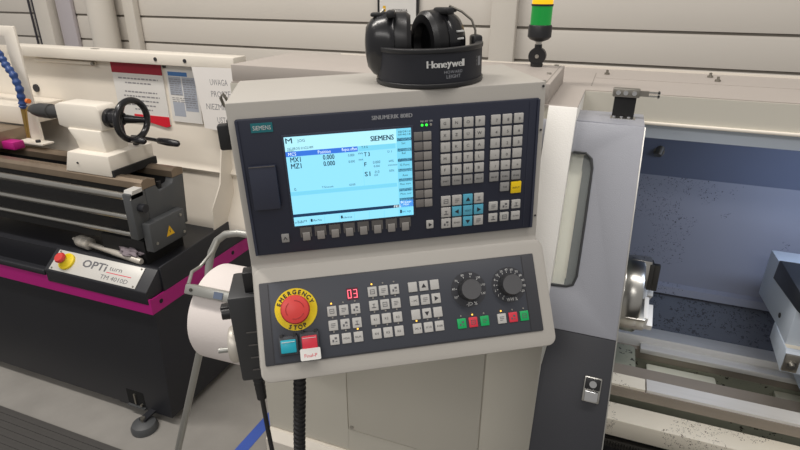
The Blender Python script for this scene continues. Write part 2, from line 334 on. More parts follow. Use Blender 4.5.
mb = MB(FD); mb.prism([(x, sz(z)) for x, z in ((-.0455, .82), (dx(.82), .82), (dx(1.1533), 1.1533), (-.0388, 1.1533), (-.0475, 1.09))], 'z', -.03, 0, 'doord', .0015); o = mb.build('lower_door_panel', dr); o['label'] = 'dark lower door panel'
mb = MB(FD); mb.prism([(x, sz(z)) for x, z in ((dx(1.486)-.0004, 1.486), (dx(1.486)+.0014, 1.486), (dx(.82)+.0014, .82), (dx(.82)-.0004, .82))], 'z', -.031, .0004, 'steel'); mb.build('edge_highlight', dr)  # thin steel strip stands in for the highlight along the door's right edge
mb = MB(FD); mb.tube([(x, sz(z), .0002) for x, z in WP[1:]], .0022, 'gasket', 8); mb.build('window_gasket', dr)
mb = MB(FD); mb.prism([(x-.001, sz(z)) for x, z in WP], 'z', -.014, -.010, 'winglass'); mb.build('window_pane', dr)
mb = MB(FD); mb.box(-.13, -.031, sz(1.224), sz(1.437), -.026, -.022, 'pane'); mb.box(-.031, -.0115, sz(1.224), sz(1.437), -.026, -.022, 'paned'); mb.box(-.0315, -.0295, sz(1.235), sz(1.41), -.022, -.016, 'white'); mb.build('window_reflection_backing', dr)  # cream strip paints a white reflection in the glass, grey band beside it
mb = MB(FD); mb.box(.0265, .055, sz(1.050), sz(1.091), 0, .004, 'steel', .002); mb.box(.0285, .053, sz(1.071), sz(1.089), .004, .007, 'black', .0015); mb.cyl((.041, sz(1.081), .007), (.041, sz(1.081), .011), .006, 'chrome', n=16)
mb.box(.030, .0515, sz(1.0525), sz(1.070), .004, .012, 'chrome', .0015); mb.build('door_latch', dr)
mb = MB(); mb.box(-.0455, 1.5, .66, .70, .04, .79, 'doord', .003); mb.build('lower_front_panel', C)
# interlock bracket on door top
mb = MB(); mb.box(.004, .040, 1.045, 1.048, 1.485, 1.53, 'blackm'); mb.box(.002, .043, 1.028, 1.048, 1.485, 1.488, 'steel'); mb.box(.000, .044, 1.036, 1.05, 1.523, 1.538, 'steeld', .002)
for x in (.009, .021, .035): mb.cyl((x, 1.036, 1.531), (x, 1.033, 1.531), .004, 'chrome', n=10)
for x in (.008, .02, .032): mb.cyl((x, 1.035, 1.488), (x, 1.035, 1.491), .003, 'chrome', n=10)
mb.box(.040, .058, 1.038, 1.046, 1.526, 1.535, 'steeld'); mb.box(.058, .076, 1.038, 1.040, 1.532, 1.535, 'steel'); mb.box(.058, .076, 1.038, 1.040, 1.526, 1.529, 'steel'); mb.box(.072, .075, 1.038, 1.040, 1.524, 1.537, 'steel'); mb.build('interlock_switch', C)
# chamber
mb = MB(); mb.box(-.02, 1.5, 1.55, 1.556, .925, 1.24, 'chamber'); mb.build('rear_panel', C)
mb = MB(); mb.prism([(1.55, 1.238), (1.50, 1.507), (1.506, 1.507), (1.556, 1.238)], 'x', -.02, 1.5, 'chambershade'); mb.build('rear_beam_shade', C)  # lean and darker colour stand in for the beam's shadow on the rear wall
mb = MB(); mb.prism([(1.55, .928), (1.535, .922), (1.530, .902), (1.55, .898)], 'x', .0, 1.5, 'chamber'); mb.build('ledge', C)
mb = MB(); mb.prism([(1.55, .90), (1.425, .838), (1.425, .828), (1.55, .89)], 'x', .0, 1.5, 'chips'); mb.build('chip_sheet', C)
mb = MB(); mb.box(-.03, .03, 1.185, 1.55, .60, 1.50, 'bedgr'); mb.build('chamber_side', C)
mb = MB(); mb.box(1.46, 1.5, 1.185, 1.55, .60, 1.50, 'chamber'); mb.build('chamber_side', C)
mb = MB(); mb.cyl((.132, 1.30, 1.31), (.132, 1.30, 1.31), .0, 'steel') if False else None
mb.tube([(.135, 1.548, 1.305), (.135, 1.535, 1.305)], .013, 'steeld', 12); mb.tube([(.138, 1.54, 1.316), (.132, 1.525, 1.298)], .010, 'steeld', 12); mb.build('coolant_nozzle', C)
# bed
mb = MB(); mb.prism([(1.425, .845), (1.390, .851), (1.366, .851), (1.360, .838), (1.360, .80), (1.425, .80)], 'x', .03, 1.5, 'way'); mb.build('rear_way', C)
mb = MB(); mb.box(.165, 1.5, 1.330, 1.3595, .822, .836, 'way', .002); mb.build('inner_way', C)
mb = MB(); mb.box(.03, 1.5, 1.345, 1.42, .795, .822, 'wayb'); mb.box(.03, 1.5, 1.343, 1.42, .62, .795, 'bedgr'); mb.box(.03, 1.5, 1.18, 1.245, .62, .808, 'bedgr'); mb.box(.03, 1.5, 1.245, 1.345, .62, .72, 'bedgr')
mb.box(.03, .155, 1.235, 1.35, .62, .83, 'bedgr', .01); mb.build('bed', C)
mb = MB(); mb.prism([(1.157, .832), (1.157, .839), (1.195, .842), (1.195, .832)], 'x', .175, 1.5, 'way'); mb.prism([(1.157, .832), (1.157, .838), (1.195, .841), (1.195, .832)], 'x', .03, .172, 'apron'); mb.box(.03, 1.5, 1.155, 1.25, .806, .8315, 'wayb'); mb.build('front_way', C)
for x in (.19, .48, .77, 1.06):
    mb = MB(); mb.prism([(x-.005, .790), (x+.16, .790), (x+.15, .72), (x+.015, .72)], 'y', 1.272, 1.340, 'rib', .006); mb.build('bed_rib', C)
mb = MB(); mb.box(.03, 1.5, 1.088, 1.150, .742, .79, 'apron', .003); mb.box(.03, 1.5, 1.11, 1.15, .60, .742, 'blackm'); mb.build('apron', C)
mb = MB()
mb.box(.03, 1.5, 1.086, 1.10, .712, .728, 'rack')
for i in range(100): mb.box(.09+i*.0062, .0935+i*.0062, 1.082, 1.087, .714, .727, 'rack')
mb.build('gear_rack', C)
# chuck
ch = MB().lathe([(.088, 0), (.0935, .004), (.0935, .055), (.091, .06), (.091, .064), (.0935, .068), (.0935, .098), (.090, .103), (.03, .103), (.028, .08)], (.030, 1.30, 1.008), (1, 0, 0), 'steel', 56).build('chuck', C)
for k in range(3):
    a = R(82+120*k) ; Fm = Matrix.Translation((.133, 1.30, 1.008)) @ Matrix.Rotation(a-R(90), 4, 'X')
    mb = MB(Fm); mb.box(-.03, .014, -.020, .020, .028, .0925, 'steel', .001); mb.box(.010, .020, -.021, .021, .022, .086, 'rack' if k == 0 else 'jawlit', .001); mb.box(.020, .033, -.021, -.004, .022, .086, 'rack' if k == 0 else 'jawlit', .001)  # near-white steel puts the work light's glare on two jaws into their colour
    if k == 0:
        for q in (-.009, .009): mb.cyl((-.018+q*1.1, q*.3, .0925), (-.018+q*1.1, q*.3, .0932), .0055, 'blackm', n=16)
    mb.build('chuck_jaw', ch)
# cnc tailstock
mb = MB(); mb.prism([(1.46, 1.108), (1.46, .985), (1.30, 1.0), (1.20, 1.0), (1.20, 1.114), (1.36, 1.114)], 'x', .42, .76, 'ts_beamlit', .003); mb.box(.50, .76, 1.19, 1.425, .853, 1.0, 'ts_beamlit'); mb.box(.425, .445, 1.285, 1.30, .985, 1.01, 'ink')
mb.cyl((.4195, 1.275, 1.03), (.418, 1.275, 1.03), .006, 'rack', n=12)
ts = mb.build('tailstock', C)
mb = MB(); mb.prism([(1.372, 1.120), (1.379, 1.070), (1.19, 1.092), (1.15, 1.10), (1.15, 1.13), (1.36, 1.124)], 'x', .4165, .77, 'tsblack', .002); mb.build('tailstock_cover', ts)
mb = MB(); mb.prism([(1.29, 1.004), (1.183, 1.004), (1.176, .996), (1.176, .950), (1.29, .962)], 'x', .418, .76, 'ts_beamlit', .002); mb.rect(.42, .75, 1.186, 1.288, 1.0043, 'apron'); mb.build('tailstock_foot', ts)
mb = MB(); mb.cyl((.432, 1.176, .975), (.432, 1.166, .975), .010, 'steel', n=6); mb.cyl((.432, 1.166, .975), (.432, 1.158, .975), .005, 'steel', n=10); mb.box(.4185, .446, 1.171, 1.177, .955, .996, 'steeld', .001); mb.build('clamp_bolt', ts)

# ================================================================== CONTROL PENDANT
yaw, rol = R(30.18), R(2.45)
u0 = Vector((math.cos(yaw), math.sin(yaw), 0)); bb = Vector((-math.sin(yaw), math.cos(yaw), 0)); zz = Vector((0, 0, 1))
U = u0*math.cos(rol)+zz*math.sin(rol); V = -u0*math.sin(rol)+zz*math.cos(rol)
PO = Vector((-.457, .589, 1.537))
PW = Matrix(((U.x, bb.x, V.x, PO.x), (U.y, bb.y, V.y, PO.y), (U.z, bb.z, V.z, PO.z), (0, 0, 0, 1)))
P = empty('control_pendant', None, 'grey CNC control pendant with lit screen, keypads and red emergency stop', 'control panel', mw=PW)
tl = R(31.2); st_, ct_ = math.sin(tl), math.cos(tl)
FP = Matrix(((1, 0, 0, 0), (0, 0, -1, 0), (0, 1, 0, 0), (0, 0, 0, 1)))                 # upper panel frame: x right, y up, z out
FM = Matrix(((1, 0, 0, -.001), (0, st_, -ct_, -.0131), (0, ct_, st_, -.2381), (0, 0, 0, 1)))  # lower panel frame
mb = MB()
f = .005
def my(v): return -.0131+(v+.2381)*math.tan(tl)+f      # y of lower face at height v
mb.prism([(f, .0215), (.190, .0215), (.190, -.352), (my(-.352)+.02, -.352), (my(-.345), -.345), (my(-.224), -.224), (f, -.2165)], 'x', -.0095, .4300, 'house', .002)
# rounded face plate of the lower half
pl = rrect(-.0075, .4385, -.1435, .022, .014); b = MB(FM); b.prism(pl, 'z', -.018, -.003, 'house', .002)
mb.F = Matrix.Identity(4); k = len(mb.v); mb.v += b.v; mb.f += [[i+k for i in q] for q in b.f]; mb.mi += [mb.mid('house')]*len(b.f); mb.sm += b.sm
for v in (-.047, -.182): mb.cyl((.426, f+.001, v), (.426, f-.001, v), .0016, 'ink', n=8)
mb.cyl((.4255, f+.002, .0155), (.4255, f-.001, .0155), .0018, 'ink', n=8)
mb.build('housing', P)
mb = MB(); mb.cyl((.27, .19, -.13), (.27, .275, -.13), .05, 'house'); mb.build('support_arm', P)
mb = MB(); mb.box(-.0290, -.0095, .030, .045, -.048, -.012, 'black', .003); mb.box(-.013, -.0095, .02, .035, -.013, -.004, 'black'); mb.build('latch_handle', P)
mb = MB(); mb.tube([(-.010, .05, .006), (-.017, .048, .011), (-.019, .044, .022), (-.015, .042, .028), (-.011, .045, .018)], .0022, 'steeld', 8); mb.build('cable_clip', P)

# ---- upper panel
mb = MB(FP)
mb.box(0, .42, -.2005, 0, -.006, 0, 'navy', .0025)
mb.box(.0, .0035, -.199, -.0015, -.001, .0012, 'navy2'); mb.box(.4165, .42, -.199, -.0015, -.001, .0012, 'navy2'); mb.box(.405, .4058, -.197, -.004, -.001, .0005, 'navy2')
mb.box(.0575, .2372, -.161, -.0245, -.001, .0015, 'navy2', .0008)
mb.box(.0196, .0481, -.0188, -.0062, -.001, .0009, 'teal'); mb.text('SIEMENS', .03385, -.0125, .0013, .0058, 'inkw', .0235)
[mb.text('SINUMERIK 808D', .2085+e, -.0105, .0006+e*.1, .0058, 'inkw' if e == 0 else 'inkg', .056) for e in (0, .0003)]
for i, t in enumerate(('POK', 'RDY', 'TEMP')): mb.text(t, .2500+i*.0062, -.0205, .0006, .0026, 'inkw', .0046)
pp = mb.build('operator_panel', P)
for i in range(3):
    mb = MB(FP); mb.lathe([(.0018, 0), (.0015, .001)], (.2500+i*.0062, -.0258, 0), (0, 0, 1), 'ledg' if i < 2 else 'ledoff', 12); mb.build('status_light', pp)
mb = MB(FP); mb.box(.0085, .0452, -.1272, -.0640, -.001, .0065, 'navy2', .0018); mb.box(.0095, .0442, -.0648, -.0638, .0062, .0072, 'soft'); mb.build('port_cover', pp)
# screen
x0, x1, y1, y0 = .0605, .2338, -.0275, -.1578
sw, sh = x1-x0, y1-y0
mb = MB(FP); mb.rect(x0, x1, y0, y1, .0018, 's_bg')
def SX(a): return x0+a*sw
def SY(a): return y1-a*sh
Z1, Z2 = .0021, .0024
def srect(a0, a1, b0, b1, m, z=Z1): mb.rect(SX(a0), SX(a1), SY(b1), SY(b0), z, m)
def stext(t, a, b, h, m='s_ink', wid=None):
    mb.text(t, SX(a), SY(b), Z2, h*sh, m, wid*sw if wid else None)
    if h > .04: mb.text(t, SX(a)+.0003, SY(b), Z2+.00005, h*sh, m, wid*sw if wid else None); mb.text(t, SX(a), SY(b)+.0003, Z2+.0001, h*sh, m, wid*sw if wid else None)
srect(0, .88, 0, .155, 's_hi'); srect(0, .565, .155, .21, 's_blue'); srect(.57, .87, .155, .21, 's_bar')
srect(.88, 1, 0, 1, 's_bar')
[mb.text('SIEMENS', SX(.765)+e1, SY(.085), Z2+abs(e1)*.1, .056*sh, 's_ink', .185*sw) for e1 in (-.0003, 0, .0003)]; stext('08/09/14', .945, .035, .022, 's_ink', .1); stext('09:46:18', .945, .065, .022, 's_ink', .1)
stext('M', .035, .04, .055, 's_ink', .05); stext('JOG', .13, .05, .03, 's_ink'); stext('NC-PROG 01022.MPF', .12, .125, .026, 's_ink', .2); stext('RESET', .045, .145, .02, 's_ink') 
stext('MCS', .05, .183, .035, 's_white', .06); stext('Position', .30, .183, .035, 's_white', .1); stext('Repos offset', .50, .183, .033, 's_white', .12)
for r, (n_, b_) in enumerate((('MX1', .245), ('MZ1', .315))):
    stext(n_, .07, b_, .055, 's_ink', .08); stext('0.000', .33, b_, .052, 's_ink', .09); stext('0.000', .51, b_, .028, 's_ink', .05); stext('mm', .585, b_-.01, .026, 's_ink', .035)
srect(.598, .600, .20, .60, 's_bar')
stext('T,F,S', .62, .17, .025, 's_ink'); stext('T 3', .635, .25, .045, 's_ink', .045); stext('D 1', .82, .24, .024, 's_ink'); stext('F', .618, .36, .045); stext('0.000', .71, .345, .03, 's_ink', .06); stext('0.000', .71, .39, .025, 's_ink', .05); stext('60%', .83, .345, .024); stext('mm/min', .84, .39, .022)
stext('S1', .63, .47, .05, 's_ink', .045); stext('0.0', .71, .455, .03); stext('0.0', .70, .49, .024); stext('50%', .83, .455, .024)
stext('G', .04, .575, .024); stext('G0', .04, .56, .01); stext('T.Smooth', .3, .575, .022, 's_ink'); stext('G500', .5, .575, .022, 's_ink')
srect(0, .87, .60, .645, 's_bar')
for k in range(1, 8): srect(.885, 1.0, k*.114-.012, k*.114+.022, 's_dark')
srect(.885, 1.0, 7*.114+.014, 7*.114+.095, 's_blue'); stext('Bl.Sear', .94, .835, .024, 's_white', .09); stext('MDA', .94, .865, .02, 's_white'); 
stext('Set', .935, .16, .024); stext('Rel', .935, .27, .024); stext('T,S,M', .935, .28, .001); stext('G Func', .94, .40, .024, 's_ink', .08); stext('Axis', .94, .52, .024); stext('Meas. work', .94, .62, .022, 's_ink', .09); stext('Meas. tool', .94, .735, .022, 's_ink', .09)
srect(0, .88, .86, .895, 's_dark'); stext('PRG', .865, .878, .03, 's_white', .06)
srect(0, 1, .905, 1, 's_bg', Z1)
for k in range(1, 8): srect(k*.125-.002, k*.125+.001, .91, 1, 's_bar', Z2)
for k, t in enumerate(('T,S,M', 'Offset Meas', '', 'Reference', '', '', '', 'Sett. ings')):
    if t: stext(t, .0625+k*.125, .95, .024, 's_ink', .08)
srect(.135, .15, .93, .965, 's_ink', Z2); srect(.385, .4, .925, .96, 's_ink', Z2); srect(.885, .90, .925, .965, 's_ink', Z2)
stext('SYSTEM', .04, .96, .02)
mb.build('screen', pp)
# soft keys
for i in range(8):
    y = -.0350-i*.01435
    mb = MB(FP); mb.box(.2378, .2500, y-.0118, y, -.001, .0016, 'softl', .0006); mb.box(.2508, .2625, y-.0118, y, -.001, .0024, 'softc', .0008); mb.build('soft_key', pp)
for i in range(8):
    x = .0672+i*.0208
    mb = MB(FP); mb.prism([(x, -.1612), (x+.0165, -.1612), (x+.0165, -.1765), (x+.0145, -.1765), (x+.0145, -.1700), (x+.002, -.1700), (x+.002, -.1765), (x, -.1765)][::-1], 'z', -.001, .0016, 'soft')
    mb.box(x+.0028, x+.0138, -.1818, -.1690, -.001, .0030, 'softc', .001); mb.build('soft_key', pp)
def key(parent, F, x, y, w_, h_, m, leg=None, lh=.0045, lm='ink', lw=None, name='key', ofs=(0, 0), shape=None):
    mb = MB(F); mb.box(x, x+w_, y-h_, y, -.001, .0026, m, .0009)
    if leg: mb.text(leg, x+w_/2+ofs[0], y-h_/2+ofs[1], .0029, lh, lm, lw)
    if shape: shape(mb, x+w_/2, y-h_/2, .0029)
    return mb.build(name, parent)
def arrow(dx_, dy_):
    def fn(mb, x, y, z):
        k = .0036; p = [(x+dx_*k, y+dy_*k), (x-dx_*k*.7-dy_*k, y-dy_*k*.7+dx_*k), (x-dx_*k*.7+dy_*k, y-dy_*k*.7-dx_*k)]
        mb.quad([(a, c, z) for a, c in p], 'ink')
    return fn
def icon(kind):
    def fn(mb, x, y, z):
        def bx(a, b_, c, d_): mb.rect(x+a, x+b_, y+c, y+d_, z, 'icon')
        k = .0034
        if kind % 4 == 0: bx(-k, k, k-.0008, k); bx(-k, k, -k, -k+.0008); bx(-k, -k+.0008, -k, k); bx(k-.0008, k, -k, k); bx(-.002, .002, -.0004, .0004)
        elif kind % 4 == 1: bx(-k, k, .002, .0028); bx(-k, k, -.0004, .0004); bx(-k, k*.4, -.0028, -.002)
        elif kind % 4 == 2: bx(-k, -.001, -k, 0); bx(0, k, .0005, k); bx(.001, k, -k, -.002)
        else: bx(-k, k, -k, -k+.0012); bx(-.0005, .0005, -k, k*.8); bx(-.002, .002, .0018, .0026)
    return fn
KS = .0138; cols1 = [.2757+.01672*i for i in range(4)]; cols2 = [.3487, .3655, .3823]
rowsA = ['GNOP', 'XZUW', 'IKCA', 'MSTL', 'FDHB']; rowsB = ['789', '456', '123', '-0.', '/=*']
sub = {'O': 'Q', 'P': 'E', 'S': 'R', 'T': 'J', 'F': 'V', 'U': 'Y'}
for r in range(5):
    y = -.0188-r*.01695
    for c in range(4):
        o = key(pp, FP, cols1[c], y, KS, KS, 'key', rowsA[r][c], .0042, ofs=(-.001, .0005))
    for c in range(3): key(pp, FP, cols2[c], y, KS, KS, 'key', rowsB[r][c], .0042, ofs=(.001, -.0005))
y = -.0188-5*.01695
for c, t in enumerate(('SHIFT', 'CTRL', 'ALT', 'SPACE')): key(pp, FP, cols1[c], y, KS, KS, 'keyd', t, .0024, lw=.009)
for c, t in enumerate(('BKSP', 'DEL', 'INS')): key(pp, FP, cols2[c], y, KS, KS, 'keyd', t, .0024, lw=.009)
y = -.0188-6*.01695; key(pp, FP, cols2[1], y, KS, KS, 'keyd', 'TAB', .0024); o = key(pp, FP, cols2[2], y-.0005, .0158, .0180, 'keyyel', 'INPUT', .0026, lw=.011); o['label'] = 'yellow input key'
for r in range(3):
    for c in range(4):
        y = -.1338-r*.0178; x = cols1[c]; bl = (r == 0 and c == 2) or (r == 1 and c in (1, 2, 3)) or (r == 2 and c == 2)
        shp = {(0, 2): arrow(0, 1), (1, 1): arrow(-1, 0), (1, 3): arrow(1, 0), (2, 2): arrow(0, -1)}.get((r, c))
        t = {(2, 1): 'END', (1, 2): 'SELECT'}.get((r, c))
        o = key(pp, FP, x, y, KS+.0006, KS+.0018, 'keyblue' if bl else 'key', t, .0026, lw=.0095 if t else None, shape=shp or (None if t else icon(r*3+c)))
        if bl: o['label'] = 'blue cursor key'
for r in range(2):
    for c in range(3): key(pp, FP, .3490+c*.0178, -.1500-r*.0188, KS, KS, 'key', None if (r, c) != (1, 2) else 'ALARM', .0022, lw=.01 if (r, c) == (1, 2) else None, shape=None if (r, c) == (1, 2) else icon(r*2+c+1))
key(pp, FP, .0398, -.1688, .0108, .0128, 'keyd', None, shape=lambda mb, x, y, z: mb.quad([(x-.003, y-.002, z), (x, y+.003, z), (x+.003, y-.002, z), (x+.0018, y-.002, z), (x, y+.0012, z), (x-.0018, y-.002, z)][::-1], 'ink'))
key(pp, FP, .2528, -.1700, .0108, .0128, 'key', None, shape=lambda mb, x, y, z: mb.quad([(x-.002, y-.003, z), (x+.003, y, z), (x-.002, y+.003, z)], 'ink'))

# ---- lower panel
mb = MB(FM); mb.box(0, .42, -.1195, 0, -.004, 0, 'mcpf', .002); mb.box(.0145, .3985, -.117, -.0025, -.001, .0006, 'mcp', .0004)
mb.box(.0125, .0130, -.117, -.0025, -.001, .0004, 'ink'); mb.box(.3998, .4004, -.117, -.0025, -.001, .0004, 'ink')
mb.lathe([(.0307, 0), (.0307, .0012)], (.0505, -.0432, .0006), (0, 0, 1), 'ring', 48)
for t, a0, a1, rr in (('EMERGENCY', 158, 22, .0252), ('STOP', 246, 294, .0262)):
    n_ = len(t)
    for i, chh in enumerate(t):
        a = R(a0+(a1-a0)*i/(n_-1)); rot = a-R(90) if a0 < 200 else a+R(90)
        [mb.text(chh, .0505+(rr+e1)*math.cos(a+e2), -.0432+(rr+e1)*math.sin(a+e2), .0022+e3, .0060, 'ink', rot=rot) for e1, e2, e3 in ((0, 0, 0), (.0004, .012, .00005), (-.0004, .022, .0001))]
mb.rect(.1255, .1432, -.0392, -.0212, .0009, 'segoff')
segs = {'0': 'abcdef', '3': 'abgcd'}
for cx_, chh in ((.1300, '0'), (.1388, '3')):
    w2, h2, t2 = .0028, .0062, .0010
    for q in segs[chh]:
        a = {'a': (-w2, w2, h2-t2, h2), 'g': (-w2, w2, -t2/2, t2/2), 'd': (-w2, w2, -h2, -h2+t2), 'b': (w2-t2, w2, 0, h2), 'c': (w2-t2, w2, -h2, 0), 'f': (-w2, -w2+t2, 0, h2), 'e': (-w2, -w2+t2, -h2, 0)}[q]
        mb.rect(cx_+a[0], cx_+a[1], -.0302+a[2], -.0302+a[3], .0012, 'seg')
for (cx_, cy_), nums, a0, a1, sym in (((.3105, -.0440), ('50', '60', '70', '80', '90', '100', '110', '120'), 205, -20, '-|D %'), ((.3742, -.0440), ('0', '1', '2', '4', '8', '10', '20', '40', '60', '70', '80', '90', '100', '120'), 238, -30, 'WW %')):
    mb.lathe([(.0272, 0), (.0272, .0006)], (cx_, cy_, .0004), (0, 0, 1), 'disc', 48)
    for i, t in enumerate(nums):
        a = R(a0+(a1-a0)*i/(len(nums)-1)); mb.text(t, cx_+.0235*math.cos(a), cy_+.0235*math.sin(a), .0013, .0033, 'inkw')
        c_, s_ = math.cos(a), math.sin(a); mb.quad([(cx_+.0185*c_-.0004*s_, cy_+.0185*s_+.0004*c_, .0013), (cx_+.0185*c_+.0004*s_, cy_+.0185*s_-.0004*c_, .0013), (cx_+.0205*c_+.0004*s_, cy_+.0205*s_-.0004*c_, .0013), (cx_+.0205*c_-.0004*s_, cy_+.0205*s_+.0004*c_, .0013)], 'inkw')
    mb.text(sym, cx_+.002, cy_-.0225, .0013, .0050, 'inkw', .017)
pm = mb.build('machine_panel', P)
for cx_, cy_ in ((.3105, -.0440), (.3742, -.0440)):
    mb = MB(FM); mb.lathe([(.0168, 0), (.0172, .002), (.0160, .016), (.0150, .0185)], (cx_, cy_, .001), (0, 0, 1), 'knob', 40); mb.disc(cx_, cy_, .0196, .0149, 'ridge', 36)
    a = R(140); mb.box(cx_-.0008, cx_+.0008, cy_+.006, cy_+.0145, .0195, .0199, 'inkw') if False else None
    mb.build('override_knob', pm)
mb = MB(FM); mb.lathe([(.0135, 0), (.0135, .010), (.0195, .0115), (.0208, .015), (.0208, .019), (.0190, .0225), (.012, .0242), (.0001, .0246)], (.0505, -.0432, .0015), (0, 0, 1), 'estop', 48)
for k in range(3):
    pts = [(.0505+.0128*math.cos(R(120*k+a)), -.0432+.0128*math.sin(R(120*k+a)), .0252+.0004) for a in range(10, 100, 10)]; mb.tube(pts, .0006, 'estopd', 6)
mb.build('emergency_stop', pm)['label'] = 'red mushroom button'
for (a0, a1, b0, b1), m, nm in (((.0222, .0492, .0800, .1068), 'teal', 'teal'), ((.0524, .0794, .0775, .1043), 'keyred', 'red')):
    mb = MB(FM); mb.box(a0, a1, -b1, -b0, 0, .007, 'mcpf', .0012); mb.box(a0+.002, a0+.006, -b0-.001, -b0+.003, 0, .008, 'black'); mb.box(a1-.006, a1-.002, -b0-.001, -b0+.003, 0, .008, 'black')
    o = mb.build('button_bezel', pm)
    mb = MB(FM); mb.box(a0+.0025, a1-.0025, -b1+.003, -b0-.005, .005, .0105, 'keyblue' if False else ('tealb' if m == 'teal' and 'tealb' in M else m), .0014); mb.box(a0+.004, a1-.004, -b0-.0085, -b0-.0078, .0100, .0112, 'inkw'); mb.build('push_button', pm)['label'] = nm+' rectangular push button'
mb = MB(FM); mb.prism(rrect(.0513, .0802, -.1172, -.1005, .002), 'z', .007, .0115, 'paper'); mb.text('Finał-P', .0660, -.1105, .0117, .0050, 'platered', .018); mb.build('button_label', pm)
def led(x, y, on): MB(FM).lathe([(.0013, 0), (.0011, .0012)], (x, y, .0004), (0, 0, 1), 'ledo' if on else 'ledoff', 10).build('indicator_light', pm)
KW, KH = .0136, .0150
legA = (('JOG', 'REF', 'AUTO'), ('SBL', 'ROV', 'DRY'), ('M01', 'MDA', 'BLK'))
for r in range(3):
    for c in range(3):
        x = .0950+c*.01745; y = -.0448-r*.0206
        key(pm, FM, x, y, KW, KH, 'key', legA[r][c] if r == 2 and c else None, .0024, lw=.009, shape=None if r == 2 and c else icon(r+c)); led(x+KW/2, y+.0038, (r, c) in ((0, 0), (2, 2)))
legB = (('', '', ''), ('', '', ''), ('K1', 'K2', 'K3'), ('K4', 'K5', 'K6'))
for r in range(4):
    for c in range(3):
        x = .1572+c*.01675; y = -.0232-r*.0206; t = legB[r][c]
        key(pm, FM, x, y, KW, KH, 'key', t or None, .0034, shape=None if t else icon(r*3+c)); led(x+KW/2, y+.0038, (r, c) == (0, 0))
for r in range(4):
    for c in range(3):
        x = .2183+c*.0168; y = -.0232-r*.0206
        t = {(3, 0): 'X1', (3, 1): 'X10', (3, 2): 'X100', (1, 0): '-X'}.get((r, c)); shp = None
        if (r, c) == (0, 1): shp = arrow(0, 1)
        if (r, c) == (2, 1): shp = arrow(0, -1)
        if (r, c) == (1, 1): shp = icon(1)
        if (r, c) == (1, 2): shp = arrow(1, 0)
        key(pm, FM, x, y, KW, KH, 'key', t, .0028, lw=.009 if t else None, shape=shp)
        if r == 3: led(x+KW/2, y+.0038, c == 0)
for x, m, on in ((.2862, 'keygreen', 0), (.3040, 'keyred', 1), (.3218, 'keygreen', 0), (.3490, 'key', 1), (.3668, 'keyred', 0), (.3846, 'keygreen', 0)):
    o = key(pm, FM, x, -.0860, KW, KH, m, None, shape=icon(int(x*1000))); led(x+KW/2, -.0860+.0038, on)
    if m != 'key': o['label'] = ('green' if m == 'keygreen' else 'red')+' control key'

# ================================================================== EAR DEFENDERS on the pendant
HZ = .0218
E_ = empty('ear_defenders', None, 'black ear defenders with padded headband lying on top of control pendant', 'ear defenders', mw=PW @ Matrix.Translation((.2785, .0845, HZ)))
def strap(a0, a1, rx, ry, z0, z1, th, m, n=36, bulge=0.):
    out = MB(); sect = [(-th/2, z0), (-th/2, z1), (th/2, z1), (th/2, z0)]
    k = 7
    prof = [(th/2*math.cos(t)*1.0, (z0+z1)/2+(z1-z0)/2*math.sin(t)) for t in [R(q) for q in range(0, 360, 20)]]
    prof = [(th/2*(1 if math.cos(R(q)) > 0 else -1)*abs(math.cos(R(q)))**.35, (z0+z1)/2+(z1-z0)/2*(1 if math.sin(R(q)) > 0 else -1)*abs(math.sin(R(q)))**.35) for q in range(5, 365, 15)]
    vs = []; fs = []; L = len(prof)
    for i in range(n+1):
        a = R(a0+(a1-a0)*i/n)
        for d_, z_ in prof: vs.append(((rx+d_)*math.cos(a), (ry+d_)*math.sin(a), z_))
    for i in range(n):
        for j in range(L): q = (j+1) % L; fs.append((i*L+j, i*L+q, (i+1)*L+q, (i+1)*L+j))
    fs.append(tuple(range(L))); fs.append(tuple(n*L+j for j in range(L))[::-1])
    return out.add(vs, fs, m, True)
mb = strap(176, 368, .0720, .078, .0005, .0525, .010, 'band')
rims = strap(178, 366, .0733, .0793, .0005, .0068, .011, 'black'); 
for zz_ in (.0, .0457):
    k = len(mb.v); mb.v += [v+Vector((0, 0, zz_)) for v in rims.v]; mb.f += [[i+k for i in q] for q in rims.f]; mb.mi += [mb.mid('black')]*len(rims.f); mb.sm += rims.sm
def arc_text(t, a_mid, z, h, m, bold=0., gap=.0009):
    rx_, ry_ = .0774, .0834
    ws = [text_geo(c_)[2]*h/.70 if c_ != ' ' else h*.5 for c_ in t]
    tot = sum(ws)+gap*(len(t)-1); pos = -tot/2
    for chh, w_ in zip(t, ws):
        a = R(a_mid)+(pos+w_/2)/((rx_+ry_)/2); pos += w_+gap
        if chh == ' ': continue
        vs, fs, tw, th = text_geo(chh); hh = th*h/.70 if not chh in "-" else .001
        dz = {'y': -h*.18, 'H': 0}.get(chh, 0) + (th/.70*h - h)/2 if chh not in 'y' else -h*.24
        p = Vector((rx_*math.cos(a), ry_*math.sin(a), z)); tx = Vector((-rx_*math.sin(a), ry_*math.cos(a), 0)).normalized(); up = Vector((0, 0, 1)); n_ = tx.cross(up)
        for e in ((0, -bold, bold) if bold else (0,)):
            q = p+tx*e+n_*abs(e)*.1
            Ft = Matrix(((tx.x, up.x, n_.x, q.x), (tx.y, up.y, n_.y, q.y), (tx.z, up.z, n_.z, q.z), (0, 0, 0, 1)))
            mb.add([Ft @ Vector((v.x*h/.70, v.y*h/.70+dz, 0)) for v in vs], fs, m)
arc_text('Honeywell', 275.5, .0325, .0095, 'inkw', .0005)
arc_text('HOWARD', 283, .0215, .0040, 'inkg'); arc_text('LEIGHT', 283, .0155, .0046, 'inkg')
for zq in (.026, .031, .036): arc_text('I', 317, zq, .0035, 'inkw')
arc_text('IIII', 323, .030, .013, 'inkg', 0, .0006)
mb.build('headband', E_)
